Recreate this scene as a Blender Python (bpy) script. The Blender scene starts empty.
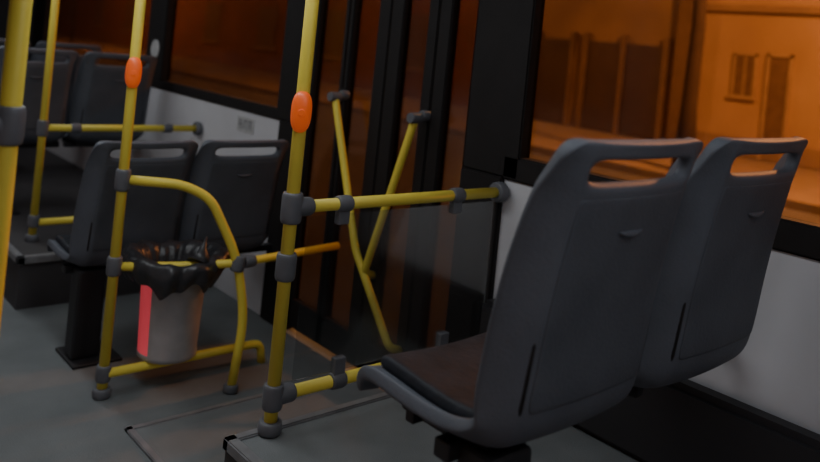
import bpy, bmesh, math, random
from mathutils import Vector, Matrix
random.seed(4)
S = bpy.context.scene
COL = S.collection

# ---------------------------------------------------------------- materials
def mat(name, c, rough=0.6, metal=0.0, var=0.15, scale=8.0, bump=0.0, c2=None, emit=None, estr=0, spec=0.5, bscale=None):
    m = bpy.data.materials.new(name); m.use_nodes = True
    nt = m.node_tree; b = nt.nodes['Principled BSDF']
    tc = nt.nodes.new('ShaderNodeTexCoord')
    n = nt.nodes.new('ShaderNodeTexNoise'); n.inputs['Scale'].default_value = scale; n.inputs['Detail'].default_value = 5
    nt.links.new(tc.outputs['Object'], n.inputs['Vector'])
    r = nt.nodes.new('ShaderNodeValToRGB')
    if c2 is None:
        a = [max(0, x*(1-var)) for x in c]; d = [min(1, x*(1+var)) for x in c]
    else:
        a, d = c, c2
    r.color_ramp.elements[0].position = 0.3; r.color_ramp.elements[1].position = 0.7
    r.color_ramp.elements[0].color = (*a, 1); r.color_ramp.elements[1].color = (*d, 1)
    nt.links.new(n.outputs['Fac'], r.inputs['Fac']); nt.links.new(r.outputs['Color'], b.inputs['Base Color'])
    b.inputs['Roughness'].default_value = rough; b.inputs['Metallic'].default_value = metal
    b.inputs['Specular IOR Level'].default_value = spec
    if bump:
        n2 = nt.nodes.new('ShaderNodeTexNoise'); n2.inputs['Scale'].default_value = bscale or scale*6; n2.inputs['Detail'].default_value = 4
        nt.links.new(tc.outputs['Object'], n2.inputs['Vector'])
        bp = nt.nodes.new('ShaderNodeBump'); bp.inputs['Strength'].default_value = bump; bp.inputs['Distance'].default_value = 0.01
        nt.links.new(n2.outputs['Fac'], bp.inputs['Height']); nt.links.new(bp.outputs['Normal'], b.inputs['Normal'])
    if emit:
        b.inputs['Emission Color'].default_value = (*emit, 1); b.inputs['Emission Strength'].default_value = estr
    return m

def glassmat(name, tint, refl=0.5):
    m = bpy.data.materials.new(name); m.use_nodes = True
    nt = m.node_tree; nt.nodes.remove(nt.nodes['Principled BSDF'])
    out = nt.nodes['Material Output']
    t = nt.nodes.new('ShaderNodeBsdfTransparent')
    n = nt.nodes.new('ShaderNodeTexNoise'); n.inputs['Scale'].default_value = 3
    tc = nt.nodes.new('ShaderNodeTexCoord'); nt.links.new(tc.outputs['Object'], n.inputs['Vector'])
    r = nt.nodes.new('ShaderNodeValToRGB')
    r.color_ramp.elements[0].color = (*[x*0.85 for x in tint], 1); r.color_ramp.elements[1].color = (*tint, 1)
    nt.links.new(n.outputs['Fac'], r.inputs['Fac']); nt.links.new(r.outputs['Color'], t.inputs['Color'])
    g = nt.nodes.new('ShaderNodeBsdfGlossy'); g.inputs['Roughness'].default_value = 0.15
    f = nt.nodes.new('ShaderNodeFresnel'); f.inputs['IOR'].default_value = 1.45
    mu = nt.nodes.new('ShaderNodeMath'); mu.operation = 'MULTIPLY'; mu.inputs[1].default_value = refl
    mx = nt.nodes.new('ShaderNodeMixShader')
    nt.links.new(f.outputs[0], mu.inputs[0]); nt.links.new(mu.outputs[0], mx.inputs[0])
    nt.links.new(t.outputs[0], mx.inputs[1]); nt.links.new(g.outputs[0], mx.inputs[2])
    nt.links.new(mx.outputs[0], out.inputs['Surface'])
    return m

def brickmat(name, c1, c2, mortar, scale, rough=0.9):
    m = bpy.data.materials.new(name); m.use_nodes = True
    nt = m.node_tree; b = nt.nodes['Principled BSDF']
    tc = nt.nodes.new('ShaderNodeTexCoord')
    sx = nt.nodes.new('ShaderNodeSeparateXYZ'); cx = nt.nodes.new('ShaderNodeCombineXYZ')
    nt.links.new(tc.outputs['Object'], sx.inputs[0])
    nt.links.new(sx.outputs['Y'], cx.inputs['X']); nt.links.new(sx.outputs['Z'], cx.inputs['Y'])
    br = nt.nodes.new('ShaderNodeTexBrick'); br.inputs['Scale'].default_value = scale
    br.inputs['Color1'].default_value = (*c1, 1); br.inputs['Color2'].default_value = (*c2, 1); br.inputs['Mortar'].default_value = (*mortar, 1)
    nt.links.new(cx.outputs[0], br.inputs['Vector']); nt.links.new(br.outputs['Color'], b.inputs['Base Color'])
    b.inputs['Roughness'].default_value = rough
    return m

M_yel = mat('yellow_paint', (0.82, 0.66, 0.08), 0.5, var=0.08, scale=5)
M_clamp = mat('grey_clamp_plastic', (0.12, 0.125, 0.14), 0.5, scale=12)
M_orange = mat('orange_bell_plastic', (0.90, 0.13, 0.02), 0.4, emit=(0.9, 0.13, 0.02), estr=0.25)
M_seat = mat('seat_shell_plastic', (0.096, 0.105, 0.126), 0.6, var=0.15, scale=6, bump=0.12, bscale=180, spec=0.35)
M_seatp = mat('seat_back_panel_plastic', (0.082, 0.090, 0.108), 0.62, var=0.15, scale=6, bump=0.15, bscale=160, spec=0.35)
M_pad = mat('black_vinyl', (0.020, 0.023, 0.030), 0.6, var=0.3, scale=14, bump=0.25, bscale=45, spec=0.22)
M_black = mat('black_metal', (0.014, 0.014, 0.016), 0.5, scale=10)
M_rub = mat('black_rubber', (0.013, 0.011, 0.011), 0.65, scale=10, spec=0.3)
M_floor = mat('bus_floor_vinyl', (0.115, 0.127, 0.130), 0.6, var=0.1, scale=3.5, bump=0.25, bscale=220, c2=(0.165, 0.18, 0.183))
M_plat = mat('platform_vinyl', (0.135, 0.147, 0.15), 0.6, scale=5, bump=0.25, bscale=220, c2=(0.185, 0.197, 0.20))
M_side = mat('platform_side', (0.05, 0.046, 0.048), 0.6, scale=5)
M_trim = mat('alu_trim', (0.28, 0.28, 0.29), 0.45, 0.5, scale=20)
M_panel = mat('wall_panel_laminate', (0.56, 0.56, 0.585), 0.5, var=0.06, scale=3, bump=0.05)
M_ceil = mat('ceiling_laminate', (0.60, 0.60, 0.62), 0.6, var=0.05, scale=3)
M_ledge = mat('duct_cover', (0.024, 0.023, 0.026), 0.6, scale=5)
M_steel = mat('bin_grey_plastic', (0.40, 0.385, 0.39), 0.4, 0.3, var=0.15, scale=9)
M_red = mat('bin_red_reflection', (0.80, 0.09, 0.12), 0.35, scale=9, emit=(0.95, 0.08, 0.11), estr=0.28)  # reflection of a red light, painted on the bin with a faint glow
M_bag = mat('bin_bag_plastic', (0.034, 0.034, 0.038), 0.36, scale=18, bump=0.8, bscale=22)
M_glass = glassmat('window_glass', (0.84, 0.77, 0.73), 0.6)
M_dglass = glassmat('door_glass', (0.62, 0.55, 0.52), 0.5)
M_pglass = glassmat('partition_glass', (0.92, 0.93, 0.93), 0.5)
M_label = mat('paper_label', (0.44, 0.44, 0.44), 0.7, scale=30)
M_ink = mat('label_ink', (0.20, 0.20, 0.21), 0.7, scale=30)
M_plaster = mat('ochre_plaster', (0.48, 0.33, 0.20), 0.9, scale=0.7, c2=(0.60, 0.43, 0.28), bump=0.2)
M_plaster2 = mat('grey_plaster', (0.28, 0.19, 0.13), 0.9, scale=0.8, c2=(0.40, 0.28, 0.18), bump=0.2)
M_brick = brickmat('red_brick', (0.34, 0.13, 0.09), (0.22, 0.09, 0.07), (0.30, 0.2, 0.15), 1.2)
M_shut = mat('shutter_metal', (0.12, 0.08, 0.07), 0.6, 0.2, scale=3)
M_dwood = mat('dark_wood', (0.20, 0.13, 0.085), 0.7, scale=6)
M_frame = mat('pale_frame', (0.46, 0.34, 0.23), 0.7, scale=6)
M_asph = mat('asphalt', (0.12, 0.11, 0.10), 0.85, scale=2, bump=0.4, c2=(0.17, 0.155, 0.14))
M_walk = mat('sidewalk_concrete', (0.34, 0.26, 0.18), 0.9, scale=2, bump=0.2)
M_bark = mat('bark', (0.07, 0.045, 0.035), 0.95, scale=9, bump=0.8)
M_leaf = mat('leaves', (0.03, 0.05, 0.015), 0.8, scale=9)
M_lamp = mat('lamp_lens', (0.9, 0.6, 0.3), 0.4, emit=(1, 0.45, 0.1), estr=6)
M_strip = mat('ceiling_light_lens', (0.8, 0.8, 0.8), 0.4, emit=(0.92, 0.95, 1.0), estr=1.0)

# ---------------------------------------------------------------- helpers
def finish(name, me, m, smooth=True):
    o = bpy.data.objects.new(name, me); COL.objects.link(o)
    if m: me.materials.append(m)
    if smooth:
        for p in me.polygons: p.use_smooth = True
    return o

def box(name, lo, hi, m, bev=0.0):
    bm = bmesh.new(); bmesh.ops.create_cube(bm, size=1)
    c = [(a+b)/2 for a, b in zip(lo, hi)]; s = [abs(b-a) for a, b in zip(lo, hi)]
    for v in bm.verts: v.co = Vector((v.co.x*s[0], v.co.y*s[1], v.co.z*s[2]))
    if bev: bmesh.ops.bevel(bm, geom=bm.edges[:], offset=min(bev, min(s)*0.45), segments=3, affect='EDGES', profile=0.6)
    me = bpy.data.meshes.new(name); bm.to_mesh(me); bm.free()
    o = finish(name, me, m, False); o.location = c
    return o

def boxes(name, lst, m, bev=0.0):
    bm = bmesh.new()
    for lo, hi in lst:
        t = bmesh.new(); bmesh.ops.create_cube(t, size=1)
        c = [(a+b)/2 for a, b in zip(lo, hi)]; s = [abs(b-a) for a, b in zip(lo, hi)]
        for v in t.verts: v.co = Vector((v.co.x*s[0]+c[0], v.co.y*s[1]+c[1], v.co.z*s[2]+c[2]))
        if bev: bmesh.ops.bevel(t, geom=t.edges[:], offset=min(bev, min(s)*0.45), segments=2, affect='EDGES')
        me = bpy.data.meshes.new('tmp'); t.to_mesh(me); t.free(); bm.from_mesh(me); bpy.data.meshes.remove(me)
    me = bpy.data.meshes.new(name); bm.to_mesh(me); bm.free()
    return finish(name, me, m, False)

def smoothpath(pts, r=0.05, n=6):
    pts = [Vector(p) for p in pts]
    if len(pts) < 3: return pts
    out = [pts[0]]
    for i in range(1, len(pts)-1):
        a, b, c = pts[i-1], pts[i], pts[i+1]
        d1 = (a-b); d2 = (c-b)
        rr = min(r, d1.length*0.45, d2.length*0.45)
        p1 = b+d1.normalized()*rr; p2 = b+d2.normalized()*rr
        for k in range(n+1):
            t = k/n
            out.append(p1*(1-t)**2 + b*2*t*(1-t) + p2*t*t)
    out.append(pts[-1]); return out

def tube(name, pts, rad, m, bend=0.06, seg=20, radii=None):
    P = smoothpath(pts, bend) if radii is None else [Vector(p) for p in pts]
    bm = bmesh.new(); rings = []
    prev = None
    for i, p in enumerate(P):
        if i == 0: t = P[1]-P[0]
        elif i == len(P)-1: t = P[-1]-P[-2]
        else: t = (P[i+1]-P[i]).normalized()+(P[i]-P[i-1]).normalized()
        t.normalize()
        if prev is None:
            a = Vector((0, 0, 1)) if abs(t.z) < 0.9 else Vector((1, 0, 0))
            n = t.cross(a).normalized()
        else:
            n = (prev - t*prev.dot(t)).normalized()
        prev = n; b = t.cross(n)
        rr = rad if radii is None else radii[i]
        rings.append([bm.verts.new(p+(n*math.cos(2*math.pi*k/seg)+b*math.sin(2*math.pi*k/seg))*rr) for k in range(seg)])
    for i in range(len(rings)-1):
        for k in range(seg):
            bm.faces.new((rings[i][k], rings[i][(k+1) % seg], rings[i+1][(k+1) % seg], rings[i+1][k]))
    bm.faces.new(rings[0][::-1]); bm.faces.new(rings[-1])
    bmesh.ops.recalc_face_normals(bm, faces=bm.faces)
    me = bpy.data.meshes.new(name); bm.to_mesh(me); bm.free()
    o = finish(name, me, m)
    for p in me.polygons:
        if len(p.vertices) > 4: p.use_smooth = False
    return o

def sleeve(name, p, axis, L, r, m=None):
    p = Vector(p); a = Vector(axis).normalized()
    pts = [p-a*L/2, p-a*(L/2-0.004), p-a*(L/2-0.012), p+a*(L/2-0.012), p+a*(L/2-0.004), p+a*L/2]
    if L < 0.03: pts = [p-a*L/2, p-a*L*0.4, p-a*L*0.25, p+a*L*0.25, p+a*L*0.4, p+a*L/2]
    return tube(name, pts, r, m or M_clamp, radii=[r*0.88, r*0.95, r, r, r*0.95, r*0.88])

def group(name, loc, kids):
    e = bpy.data.objects.new(name, None); COL.objects.link(e); e.location = loc
    e.empty_display_size = 0.1
    inv = Matrix.Translation(-Vector(loc))
    for k in kids:
        k.parent = e; k.matrix_parent_inverse = inv
    return e

# ---------------------------------------------------------------- bus shell
W = 2.13
ZC = 2.25
box('floor', (-0.35, -2.0, -0.06), (W+0.06, 7.5, 0.0), M_floor)
box('ceiling', (-0.35, -2.0, ZC), (W+0.06, 7.5, ZC+0.05), M_ceil)
box('wall_front', (-0.35, 7.5, 0), (W+0.06, 7.56, ZC), M_ledge)
box('wall_back', (-0.35, -2.06, 0), (W+0.06, -2.0, ZC), M_panel)
boxes('wall_left', [((-0.41, -2.0, 0), (-0.35, 7.5, 1.0)), ((-0.41, -2.0, 1.95), (-0.35, 7.5, ZC)),
      ((-0.41, -2, 1.0), (-0.35, -1.9, 1.95)), ((-0.41, 0.9, 1.0), (-0.35, 1.05, 1.95)), ((-0.41, 2.9, 1.0), (-0.35, 3.05, 1.95)), ((-0.41, 5.2, 1.0), (-0.35, 5.35, 1.95)), ((-0.41, 7.4, 1.0), (-0.35, 7.5, 1.95))], M_panel)
box('window_4', (-0.385, -1.9, 1.0), (-0.375, 7.4, 1.95), M_dglass)
boxes('wall_right', [((W, -2, 0), (W+0.06, 1.85, 0.98)), ((W, 3.31, 0), (W+0.06, 7.5, 0.98)), ((W, -2, 1.95), (W+0.06, 7.5, ZC))], M_panel)
boxes('trim_window_rubber', [((W-0.012, -2, 0.975), (W+0.05, 1.85, 1.06)), ((W-0.012, 3.31, 0.975), (W+0.05, 7.5, 1.03)),
      ((W-0.012, -2, 1.88), (W+0.05, 7.5, 1.96)),
      ((W-0.012, 1.78, 0.98), (W+0.05, 2.05, ZC)), ((W-0.02, 1.845, 0.0), (W+0.05, 2.05, 0.98)),
      ((W-0.015, 3.12, 0.98), (W+0.05, 3.36, ZC)), ((W-0.02, 3.12, 0.0), (W+0.05, 3.32, 0.98)),
      ((W-0.015, 4.74, 1.02), (W+0.05, 5.0, 1.9)), ((W-0.015, -0.12, 1.05), (W+0.05, 0.0, 1.9)), ((W-0.015, 7.2, 1.02), (W+0.05, 7.5, 1.9)), ((W-0.015, -2, 1.05), (W+0.05, -1.9, 1.9))], M_rub, 0.006)
box('window_1', (W+0.025, -1.9, 1.05), (W+0.031, 1.79, 1.9), M_glass)
box('window_2', (W+0.025, 3.35, 1.02), (W+0.031, 4.75, 1.9), M_dglass)
box('window_3', (W+0.025, 4.99, 1.02), (W+0.031, 7.2, 1.9), M_dglass)
dl = []
def leaf(y0, y1, ws):
    fr = [((W, y0, 0.03), (W+0.045, y0+ws[0], 1.9)), ((W, y1-ws[1], 0.03), (W+0.045, y1, 1.9)),
          ((W, y0, 0.03), (W+0.045, y1, 0.16)), ((W, y0, 1.82), (W+0.045, y1, 1.9))]
    return boxes('leaf_frame', fr, M_rub, 0.005), box('leaf_glass', (W+0.02, y0+ws[0], 0.16), (W+0.026, y1-ws[1], 1.82), M_dglass)
a, b = leaf(2.055, 2.265, (0.01, 0.07)); dl += [a, b]
a, b = leaf(2.27, 2.56, (0.06, 0.08)); dl += [a, b]
a, b = leaf(2.565, 2.85, (0.08, 0.03)); dl += [a, b]
a, b = leaf(2.855, 3.115, (0.03, 0.03)); dl += [a, b]
XR = W-0.06
dl.append(tube('grab_rail_1', [(W, 2.82, 1.16), (XR, 2.82, 1.15), (XR, 2.57, 0.536), (XR, 2.30, 0.22), (W, 2.30, 0.20)], 0.016, M_yel, 0.03))
dl.append(tube('grab_rail_2', [(W, 2.28, 1.14), (XR, 2.28, 1.13), (XR, 2.50, 0.46), (W, 2.51, 0.44)], 0.016, M_yel, 0.03))
for i, p in enumerate([(XR, 2.82, 1.15), (XR, 2.28, 1.13)]):
    dl.append(sleeve('rail_cap_%d' % (i+1), p, (1, 0, 0.0), 0.06, 0.022, M_clamp))
    dl.append(sleeve('rail_base_%d' % (i+1), (W-0.012, p[1], p[2]+0.01), (1, 0, 0.0), 0.04, 0.022, M_clamp))
group('door_1', (W, 2.6, 0), dl)

boxes('floor_platform', [((1.13, -2.0, 0.0), (W, 1.86, 0.295))], M_plat)
boxes('trim_1', [((1.115, -2.0, 0.27), (1.15, 1.875, 0.303)), ((1.115, 1.845, 0.27), (W-0.03, 1.875, 0.303))], M_trim, 0.004)
box('trim_2', (1.118, -2.0, 0.0), (1.13, 1.86, 0.27), M_side)
boxes('floor_wheel_box', [((1.14, 3.88, 0.0), (W, 7.5, 0.24))], M_side)
boxes('trim_3', [((1.125, 3.865, 0.215), (1.16, 7.5, 0.25)), ((1.125, 3.865, 0.215), (W, 3.9, 0.25))], M_trim, 0.004)
boxes('baseboard_right', [((2.05, -2, 0.295), (W, 1.84, 0.56))], M_ledge, 0.02)
box('floor_door_plate', (1.17, 1.89, 0.0), (W, 2.56, 0.008), M_plat)
boxes('trim_4', [((1.15, 1.88, 0), (1.175, 2.59, 0.012)), ((1.15, 2.56, 0), (W, 2.585, 0.012))], M_trim, 0.003)

# ---------------------------------------------------------------- seats
ROWS = [
 (-0.006, 0.995, 0.176), (-0.004, 0.988, 0.204), (-0.001, 0.974, 0.214), (0.002, 0.962, 0.217), (0.010, 0.918, 0.219),
 (0.016, 0.900, 0.220), (0.034, 0.82, 0.221), (0.050, 0.73, 0.223), (0.062, 0.65, 0.224), (0.071, 0.57, 0.225), (0.080, 0.505, 0.225),
 (0.089, 0.468, 0.224), (0.112, 0.440, 0.223), (0.165, 0.426, 0.222), (0.23, 0.424, 0.222), (0.31, 0.430, 0.222),
 (0.39, 0.438, 0.221), (0.440, 0.440, 0.217), (0.475, 0.426, 0.209), (0.486, 0.385, 0.200)]
US = [-1, -0.97, -0.88, -0.77, -0.73, -0.4, 0, 0.4, 0.73, 0.77, 0.88, 0.97, 1]
FL = [0, 0.004, 0.010, 0.016, 0.034, 0.042, 0.052, 0.058, 0.060, 0.062, 0.060, 0.052, 0.040, 0.028, 0.018, 0.012, 0.010, 0.006, 0.003, 0.0]
def rownorm(i):
    a = ROWS[max(i-1, 0)]; b = ROWS[min(i+1, len(ROWS)-1)]
    ty, tz = b[0]-a[0], b[1]-a[1]; l = math.hypot(ty, tz)
    return (-tz/l, ty/l)
def spos(i, u, off=0.0):
    y, z, hw = ROWS[i]; ny, nz = rownorm(i)
    au = abs(u)
    fl = 0.0
    if au > 0.74: fl = ((au-0.74)/0.26)**1.4*FL[i]
    bow = -0.012*(1-au*au)
    d = fl+bow+off
    return Vector((u*hw, y+ny*d, z+nz*d))
def seatgrid(name, i0, i1, us, off, th, m, hole=False, sub=2, thoff=0):
    bm = bmesh.new()
    g = [[bm.verts.new(spos(i, u, off)) for u in us] for i in range(i0, i1+1)]
    for i in range(len(g)-1):
        for k in range(len(us)-1):
            if hole and i+i0 == 3 and -0.74 <= us[k] and us[k+1] <= 0.74: continue
            bm.faces.new((g[i][k], g[i][k+1], g[i+1][k+1], g[i+1][k]))
    bmesh.ops.recalc_face_normals(bm, faces=bm.faces)
    bm.faces.ensure_lookup_table()
    f = bm.faces[len(bm.faces)//2]
    if f.normal.y < 0: bmesh.ops.reverse_faces(bm, faces=bm.faces)
    me = bpy.data.meshes.new(name); bm.to_mesh(me); bm.free()
    o = finish(name, me, m)
    s = o.modifiers.new('s', 'SOLIDIFY'); s.thickness = th; s.offset = thoff
    ss = o.modifiers.new('ss', 'SUBSURF'); ss.levels = sub; ss.render_levels = sub
    return o

def make_seat(x, y, z, post=True, wallx=None, zs=1.0):
    k = []
    k.append(seatgrid('shell', 0, len(ROWS)-1, US, 0.0, 0.030, M_seat, True))
    pu = [-0.88, -0.80, -0.3, 0, 0.3, 0.80, 0.88]
    k.append(seatgrid('seat_cushion', 12, 17, pu, 0.028, 0.032, M_pad))
    k.append(seatgrid('back_cushion', 5, 10, [-0.7, -0.62, -0.3, 0, 0.3, 0.62, 0.7], 0.02, 0.022, M_pad))
    k.append(seatgrid('rear_panel', 5, 10, [-0.76, -0.70, -0.3, 0, 0.3, 0.70, 0.76], -0.015, 0.004, M_seatp))
    def back(u, zz, off):
        for i in range(len(ROWS)-1):
            if ROWS[i+1][1] <= zz <= ROWS[i][1]:
                t = (ROWS[i][1]-zz)/(ROWS[i][1]-ROWS[i+1][1])
                return spos(i, u, off).lerp(spos(i+1, u, off), t)
    pts = [back(u, 0.825+0.25*(abs(u)**2)*0.9, -0.019) for u in [-0.16, -0.12, -0.06, 0, 0.06, 0.12, 0.16]]
    k.append(tube('embossed_mark', pts, 0.004, M_seatp, radii=[0.002, 0.004, 0.006, 0.007, 0.006, 0.004, 0.002], seg=8))
    for n, u in enumerate([-0.80, 0.80]):
        pts = [back(u, zz, -0.013) for zz in (0.645, 0.63, 0.57, 0.515, 0.50)]
        k.append(tube('rear_slot_%d' % (n+1), pts, 0.005, M_rub, radii=[0.002, 0.005, 0.005, 0.005, 0.002], seg=8))
    k.append(box('cross_beam', (-0.22, 0.19, 0.372), (0.22, 0.23, 0.408), M_black, 0.006))
    k.append(box('cross_beam_front', (-0.19, 0.32, 0.38), (0.19, 0.345, 0.415), M_black, 0.006))
    k.append(boxes('side_rails', [((-0.17, 0.15, 0.385), (-0.14, 0.38, 0.414)), ((0.14, 0.15, 0.385), (0.17, 0.38, 0.414))], M_black, 0.004))
    if post:
        k.append(box('pedestal', (-0.19, 0.11, 0.012), (-0.075, 0.20, 0.405), M_black, 0.014))
        k.append(box('pedestal_foot', (-0.20, 0.05, 0.0), (0.0, 0.27, 0.014), M_black, 0.005))
    if wallx:
        k.append(box('wall_bracket', (0.20, 0.19, 0.372), (wallx-x, 0.23, 0.405), M_black, 0.006))
    e = bpy.data.objects.new('bus_seat', None); COL.objects.link(e)
    for c in k: c.parent = e
    e.location = (x, y, z); e.scale = (1, 1, zs)
    return e
make_seat(1.266, 0.785, 0.296, True); make_seat(1.762, 0.785, 0.296, False, 2.13)
make_seat(1.355, 3.08, 0.0, True, None, 0.925); make_seat(1.81, 3.08, 0.0, False, W, 0.925)
make_seat(1.36, 4.66, 0.241, True, None, 0.95); make_seat(1.83, 4.66, 0.241, False, W, 0.95)
make_seat(1.36, 5.6, 0.241, True, None, 0.95); make_seat(1.83, 5.6, 0.241, False, W, 0.95)

# ---------------------------------------------------------------- poles and rails
PR = 0.019
def bell(x, y, z):
    ang = math.atan2(-y, -x)
    d = Vector((math.cos(ang), math.sin(ang), 0))
    bm = bmesh.new(); bmesh.ops.create_uvsphere(bm, u_segments=24, v_segments=16, radius=1)
    for v in bm.verts:
        c = v.co
        c.x = math.copysign(abs(c.x)**0.8, c.x)*0.028; c.y = math.copysign(abs(c.y)**0.8, c.y)*0.029; c.z = math.copysign(abs(c.z)**0.75, c.z)*0.058
    bmesh.ops.rotate(bm, verts=bm.verts, cent=(0, 0, 0), matrix=Matrix.Rotation(ang, 3, 'Z'))
    for v in bm.verts: v.co += Vector((x, y, z))+d*0.012
    me = bpy.data.meshes.new('bell'); bm.to_mesh(me); bm.free()
    return [finish('bell_housing', me, M_orange), sleeve('bell_push', Vector((x, y, z))+d*0.038, d, 0.010, 0.010, M_orange)]

px, py = 1.24, 1.84
k = [tube('tube', [(px, py-0.0, 0.30), (px, py, ZC)], PR, M_yel),
     sleeve('foot', (px, py, 0.315), (0, 0, 1), 0.035, 0.034, M_clamp),
     sleeve('clamp_1', (px, py, 0.93), (0, 0, 1), 0.085, 0.030), sleeve('clamp_2', (px+0.035, py, 0.93), (1, 0, 0), 0.06, 0.027),
     sleeve('clamp_3', (px, py, 0.765), (0, 0, 1), 0.075, 0.029),
     sleeve('clamp_4', (px, py, 0.40), (0, 0, 1), 0.07, 0.029), sleeve('clamp_5', (px+0.035, py, 0.40), (1, 0, 0), 0.06, 0.027)] + bell(px, py, 1.20)
k += [tube('top_rail', [(px+0.02, py, 0.93), (W-0.01, py, 0.93)], 0.018, M_yel),
     sleeve('flange', (W-0.03, py, 0.93), (1, 0, 0), 0.04, 0.036, M_clamp),
     tube('bottom_rail', [(px+0.02, py, 0.40), (W-0.1, py, 0.40)], 0.018, M_yel)]
for i, x in enumerate((1.42, 1.89)):
    k.append(sleeve('glass_clamp_%d' % (i+1), (x, py, 0.93), (1, 0, 0), 0.05, 0.025)); k.append(box('glass_grip_%d' % (i+1), (x-0.02, py-0.012, 0.87), (x+0.02, py+0.012, 0.92), M_clamp, 0.004))
for i, x in enumerate((1.46, 1.89)):
    k.append(sleeve('glass_clamp_%d' % (i+3), (x, py, 0.40), (1, 0, 0), 0.05, 0.025)); k.append(box('glass_grip_%d' % (i+3), (x-0.02, py-0.012, 0.41), (x+0.02, py+0.012, 0.47), M_clamp, 0.004))
k.append(box('glass_pane', (1.30, py-0.003, 0.43), (2.08, py+0.003, 0.90), M_pglass, 0.0))
group('partition_pole', (px, py, 0.3), k)

qx, qy = 1.17, 2.86
k = [tube('tube', [(qx, qy, 0.0), (qx, qy, ZC)], PR, M_yel), sleeve('foot', (qx, qy, 0.018), (0, 0, 1), 0.035, 0.034),
     sleeve('clamp_1', (qx, qy, 0.81), (0, 0, 1), 0.08, 0.028), sleeve('clamp_2', (qx, qy, 0.49), (0, 0, 1), 0.07, 0.028), sleeve('clamp_3', (qx, qy, 0.09), (0, 0, 1), 0.06, 0.028)] + bell(qx, qy, 1.21)
gp = [(qx+0.01, qy, 0.81), (1.37, 2.775, 0.80), (1.47, 2.735, 0.75), (1.585, 2.69, 0.52), (1.63, 2.67, 0.28), (1.60, 2.67, 0.0)]
k += [tube('curved_tube', gp, PR*0.95, M_yel, 0.09), sleeve('guard_foot', (1.60, 2.67, 0.018), (0, 0, 1), 0.03, 0.030),
     tube('middle_rail', [(qx+0.01, qy, 0.485), (1.40, 2.78, 0.485), (1.59, 2.69, 0.50), (W-0.01, 2.76, 0.50)], 0.016, M_yel, 0.05),
     sleeve('clamp', (1.59, 2.69, 0.50), (0.15, 0, 1), 0.06, 0.028), sleeve('clamp_side', (1.64, 2.695, 0.50), (1, 0.1, 0), 0.05, 0.024),
     tube('lower_rail', [(qx+0.01, qy-0.01, 0.09), (1.83, 2.85, 0.09), (1.85, 2.86, 0.0)], 0.017, M_yel, 0.04)]
group('guard_rail', (qx, qy, 0), k)

rx, ry = 1.27, 4.17
k = [tube('tube', [(rx, ry, 0.24), (rx, ry, ZC)], PR, M_yel), sleeve('foot', (rx, ry, 0.255), (0, 0, 1), 0.035, 0.034),
     sleeve('clamp_1', (rx, ry, 0.81), (0, 0, 1), 0.08, 0.028), sleeve('clamp_2', (rx, ry, 0.34), (0, 0, 1), 0.06, 0.028),
     tube('top_rail', [(rx, ry, 0.81), (W-0.01, ry, 0.81)], 0.018, M_yel), sleeve('flange', (W-0.02, ry, 0.81), (1, 0, 0), 0.03, 0.04),
     tube('bottom_rail', [(rx, ry, 0.33), (W-0.01, ry, 0.33)], 0.018, M_yel),
     sleeve('rail_clamp_1', (1.43, ry, 0.81), (1, 0, 0), 0.05, 0.025), sleeve('rail_clamp_2', (1.93, ry, 0.81), (1, 0, 0), 0.05, 0.025)]
group('handrail_pole', (rx, ry, 0.24), k)
sx, sy = 0.41, 1.54
k = [tube('tube', [(sx, sy, 0.0), (sx, sy, ZC)], PR*1.0, M_yel), sleeve('foot', (sx, sy, 0.018), (0, 0, 1), 0.035, 0.036),
     sleeve('clamp_1', (sx, sy, 1.20), (0, 0, 1), 0.07, 0.027), sleeve('clamp_2', (sx-0.04, sy, 1.20), (1, 0, 0), 0.05, 0.025),
     tube('side_rail', [(sx-0.02, sy, 1.20), (-0.35, sy, 1.20)], 0.017, M_yel)]
group('handrail_pole', (sx, sy, 0), k)

# ---------------------------------------------------------------- litter bin (stands on the lower rail, bag folded over the middle rail)
bx, by = 1.425, 2.885
def lathe(name, prof, m, seg=40, wob=None):
    bm = bmesh.new(); R = []
    for j, (r, z) in enumerate(prof):
        row = []
        for i in range(seg):
            a = 2*math.pi*i/seg; rr = r; zz = z
            if wob: rr, zz = wob(a, r, z, j)
            row.append(bm.verts.new((math.cos(a)*rr, math.sin(a)*rr, zz)))
        R.append(row)
    for j in range(len(R)-1):
        for i in range(seg): bm.faces.new((R[j][i], R[j][(i+1) % seg], R[j+1][(i+1) % seg], R[j+1][i]))
    bm.faces.new(R[0][::-1])
    me = bpy.data.meshes.new(name); bm.to_mesh(me); bm.free()
    return finish(name, me, m)
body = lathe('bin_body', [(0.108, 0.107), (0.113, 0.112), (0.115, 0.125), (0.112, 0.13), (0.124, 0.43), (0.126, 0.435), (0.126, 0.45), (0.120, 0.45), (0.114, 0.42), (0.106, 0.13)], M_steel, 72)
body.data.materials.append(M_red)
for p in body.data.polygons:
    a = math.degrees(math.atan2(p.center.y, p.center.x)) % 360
    if 160 < a < 203 and 0.13 < p.center.z < 0.43 and Vector((p.center.x, p.center.y)).length > 0.105: p.material_index = 1  # upright stripe of painted red reflection on the grey body
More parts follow.
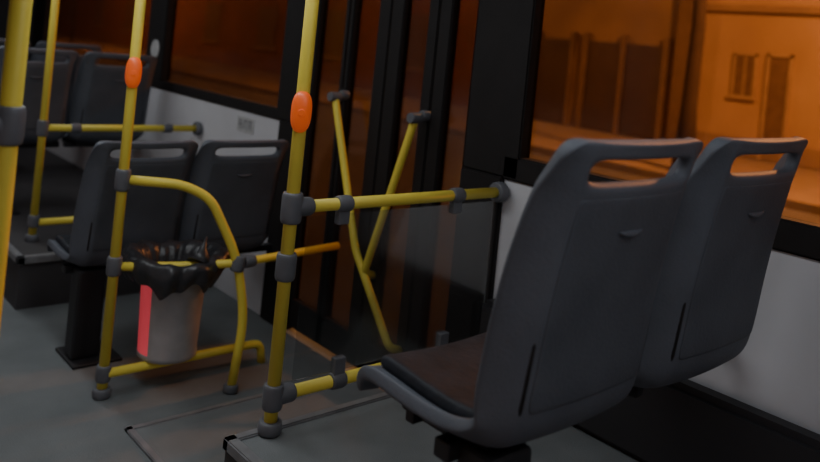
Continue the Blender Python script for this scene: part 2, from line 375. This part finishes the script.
# thin bag: draped over the rim in irregular folds, ragged hem
def wob(a, r, z, j):
    t = max(0.0, (j-4)/6.0)
    fold = math.sin(8*a+1.1*math.sin(3*a))
    f = 0.006*math.sin(3*a+0.8)+(0.003+0.012*t)*fold+0.004*math.sin(19*a+0.5*j)
    h = 0.008*math.sin(2*a+2.2)+0.004*math.sin(11*a)-t*(0.022*math.sin(5*a+0.4)+0.010*math.sin(13*a))
    g = 1 if j > 1 else 0.2
    return r+f*g, z+h*g
bag = lathe('bin_bag', [(0.09, 0.33), (0.104, 0.41), (0.120, 0.475), (0.142, 0.503), (0.168, 0.514), (0.190, 0.510), (0.201, 0.496), (0.203, 0.474), (0.196, 0.452), (0.184, 0.430), (0.170, 0.408)], M_bag, 144, wob)
s_ = bag.modifiers.new('thick', 'SOLIDIFY'); s_.thickness = 0.002
ss = bag.modifiers.new('ss', 'SUBSURF'); ss.levels = 1; ss.render_levels = 1
tail = tube('bag_tail', [(0.03, -0.13, 0.495), (0.05, -0.12, 0.525), (0.055, -0.11, 0.55), (0.07, -0.10, 0.59)], 0.01, M_bag, radii=[0.05, 0.026, 0.012, 0.003], seg=10)
e = bpy.data.objects.new('litter_bin', None); COL.objects.link(e)
for c in (body, bag, tail): c.parent = e
e.location = (bx, by, 0)

k = [box('label_paper', (W-0.004, 3.58, 0.865), (W, 3.75, 0.945), M_label)]
for i in range(3):
    y0 = 3.60+i*0.05
    k.append(boxes('label_digit_%d' % (i+1), [((W-0.0055, y0, 0.88), (W-0.004, y0+0.007, 0.93)), ((W-0.0055, y0+0.024, 0.88), (W-0.004, y0+0.031, 0.93)),
             ((W-0.0055, y0, 0.923), (W-0.004, y0+0.031, 0.93))] + ([((W-0.0055, y0, 0.90), (W-0.004, y0+0.031, 0.907))] if i != 1 else []), M_ink))
group('notice_label', (W, 3.66, 0.88), k)
tube('round_sticker', [(W-0.020, 4.86, 1.22), (W-0.014, 4.86, 1.22)], 0.06, M_label)
boxes('ceiling_light', [((0.75, -1.6, ZC-0.03), (0.95, 0.9, ZC)), ((0.75, 1.3, ZC-0.03), (0.95, 3.3, ZC)), ((0.75, 3.7, ZC-0.03), (0.95, 6.2, ZC))], M_strip, 0.01)

# ---------------------------------------------------------------- street
FX = 16.0
GZ = -0.22
box('street_road', (W+0.3, -30, -0.42), (11.4, 75, -0.36), M_asph)
box('street_sidewalk', (11.4, -30, -0.42), (FX+0.5, 75, GZ-0.012), M_walk)
k = [box('plaster_wall', (FX, -10, GZ), (FX+0.3, 8.9, 6), M_plaster),
     boxes('cornice', [((FX-0.12, -10, 2.75), (FX, 8.9, 2.9)), ((FX-0.05, -10, GZ), (FX, 8.9, 0.15))], M_plaster2, 0.01)]
k.append(box('door_panel', (FX-0.03, 6.76, GZ), (FX, 7.15, 1.87), M_dwood))
k.append(boxes('door_frame', [((FX-0.07, 6.70, GZ), (FX, 6.76, 1.93)), ((FX-0.07, 7.15, GZ), (FX, 7.21, 1.93)), ((FX-0.07, 6.70, 1.87), (FX, 7.21, 1.93))], M_frame))
k.append(box('house_window_pane', (FX-0.03, 7.46, 1.02), (FX, 7.86, 1.85), M_dwood))
k.append(boxes('house_window_frame', [((FX-0.07, 7.42, 0.98), (FX, 7.46, 1.9)), ((FX-0.07, 7.86, 0.98), (FX, 7.9, 1.9)), ((FX-0.07, 7.42, 1.85), (FX, 7.9, 1.9)), ((FX-0.1, 7.38, 0.95), (FX, 7.94, 1.02)), ((FX-0.05, 7.64, 1.0), (FX, 7.67, 1.85))], M_frame))
k.append(box('house_window_pane_2', (FX-0.03, 4.6, 0.8), (FX, 5.5, 1.9), M_dwood))
group('plastered_house', (FX, 6, GZ), k)
k = [box('shop_wall', (FX-0.02, 8.9, GZ), (FX+0.3, 14.5, 6), M_plaster2), box('pilaster', (FX-0.25, 8.75, GZ), (FX+0.1, 9.15, 6), M_dwood)]
sl = []
for i in range(26):
    z = -0.15+i*0.08
    sl.append(((FX-0.10, 9.5, z), (FX-0.02, 11.6, z+0.06))); sl.append(((FX-0.10, 12.0, z), (FX-0.02, 14.2, z+0.06)))
k.append(boxes('roller_slats', sl, M_shut)); k.append(boxes('shutter_guides', [((FX-0.14, y, GZ), (FX, y+0.12, 2.1)) for y in (9.4, 10.5, 11.55, 11.95, 13.1, 14.15)], M_dwood))
group('roller_shutter', (FX, 11.5, GZ), k)
k = [box('brick_wall', (FX, 14.5, GZ), (FX+0.4, 75, 6), M_brick)]
for i in range(12):
    y = 17+i*4.5
    k.append(box('brick_window_%d' % (i+1), (FX-0.05, y, 0.7), (FX+0.05, y+1.3, 2.3), M_dwood))
    k.append(box('brick_sill_%d' % (i+1), (FX-0.12, y-0.1, 0.6), (FX+0.05, y+1.4, 0.7), M_frame))
group('brick_building', (FX, 40, GZ), k)
tk = [tube('trunk', [(12, 6.62, GZ), (12.0, 6.62, 0.8), (12.05, 6.62, 2.2), (12.1, 6.7, 3.6)], 0.15, M_bark, radii=[0.20, 0.13, 0.11, 0.09], seg=14)]
for i in range(5):
    a = i*1.3
    tk.append(tube('branch_%d' % (i+1), [(12.06, 6.65, 2.9+0.1*i), (12.06+0.4*math.cos(a), 6.65+0.4*math.sin(a), 3.6), (12.06+0.9*math.cos(a), 6.65+0.9*math.sin(a), 4.3)], 0.05, M_bark, radii=[0.07, 0.05, 0.02], seg=10))
bm = bmesh.new()
for i in range(260):
    v = Vector((random.gauss(0, 0.5), random.gauss(0, 0.5), random.gauss(0, 0.35)))
    c = Vector((12.06, 6.65, 4.5))+v
    bmesh.ops.create_icosphere(bm, subdivisions=1, radius=random.uniform(0.08, 0.18), matrix=Matrix.Translation(c) @ Matrix.Diagonal((1, 1, 0.5, 1)))
me = bpy.data.meshes.new('foliage'); bm.to_mesh(me); bm.free()
tk.append(finish('foliage', me, M_leaf, False))
group('street_tree', (12, 6.6, GZ), tk)

def lampost(x, y, e):
    k = [tube('post', [(x, y, GZ), (x, y, 2), (x, y, 5.4), (x-0.9, y, 5.8)], 0.06, M_bark, 0.4),
         box('lamp_head', (x-1.4, y-0.12, 5.75), (x-0.8, y+0.12, 5.87), M_clamp, 0.03), box('lamp_lens', (x-1.35, y-0.09, 5.72), (x-0.9, y+0.09, 5.755), M_lamp, 0.01)]
    group('street_lamp', (x, y, GZ), k)
    l = bpy.data.lights.new('sodium', 'POINT'); l.color = (1.0, 0.42, 0.13); l.energy = e; l.shadow_soft_size = 0.25
    o = bpy.data.objects.new('street_lamp_light', l); COL.objects.link(o); o.location = (x-1.1, y, 5.5)
lampost(11.8, 2.4, 3300)
lampost(11.8, 18, 1300)
lampost(11.8, 36, 2500)

# ---------------------------------------------------------------- interior lights
def area(name, loc, sx_, sy_, e, col):
    l = bpy.data.lights.new(name, 'AREA'); l.shape = 'RECTANGLE'; l.size = sx_; l.size_y = sy_; l.energy = e; l.color = col
    o = bpy.data.objects.new(name, l); COL.objects.link(o); o.location = loc
area('ceiling_lamp_near', (0.85, -0.4, ZC-0.05), 0.35, 2.4, 12.5, (0.90, 0.95, 1.0))
area('ceiling_lamp_mid', (0.85, 2.3, ZC-0.05), 0.35, 2.0, 14, (0.93, 0.97, 1.0))
area('ceiling_lamp_far', (0.85, 4.95, ZC-0.05), 0.35, 2.4, 14, (0.93, 0.97, 1.0))

w = bpy.data.worlds.new('night'); S.world = w; w.use_nodes = True
w.node_tree.nodes['Background'].inputs[0].default_value = (0.30, 0.13, 0.06, 1); w.node_tree.nodes['Background'].inputs[1].default_value = 0.25

# ---------------------------------------------------------------- camera
cam = bpy.data.cameras.new('camera'); co = bpy.data.objects.new('camera', cam); COL.objects.link(co)
cam.sensor_width = 36; cam.lens = 36*788/820; cam.shift_y = -188/820; cam.clip_start = 0.02; cam.clip_end = 300
cam.dof.use_dof = True; cam.dof.focus_distance = 2.1; cam.dof.aperture_fstop = 2.2
yaw = math.radians(41.3); F = Vector((math.sin(yaw), math.cos(yaw), 0)); R = Vector((math.cos(yaw), -math.sin(yaw), 0)); U = Vector((0, 0, 1))
c, s = math.cos(math.atan(0.1)), math.sin(math.atan(0.1))
ex = R*c+U*s; ey = -R*s+U*c; ez = -F
mw = Matrix((ex, ey, ez)).transposed().to_4x4(); mw.translation = (0, 0, 1.42)
co.matrix_world = mw
S.camera = co
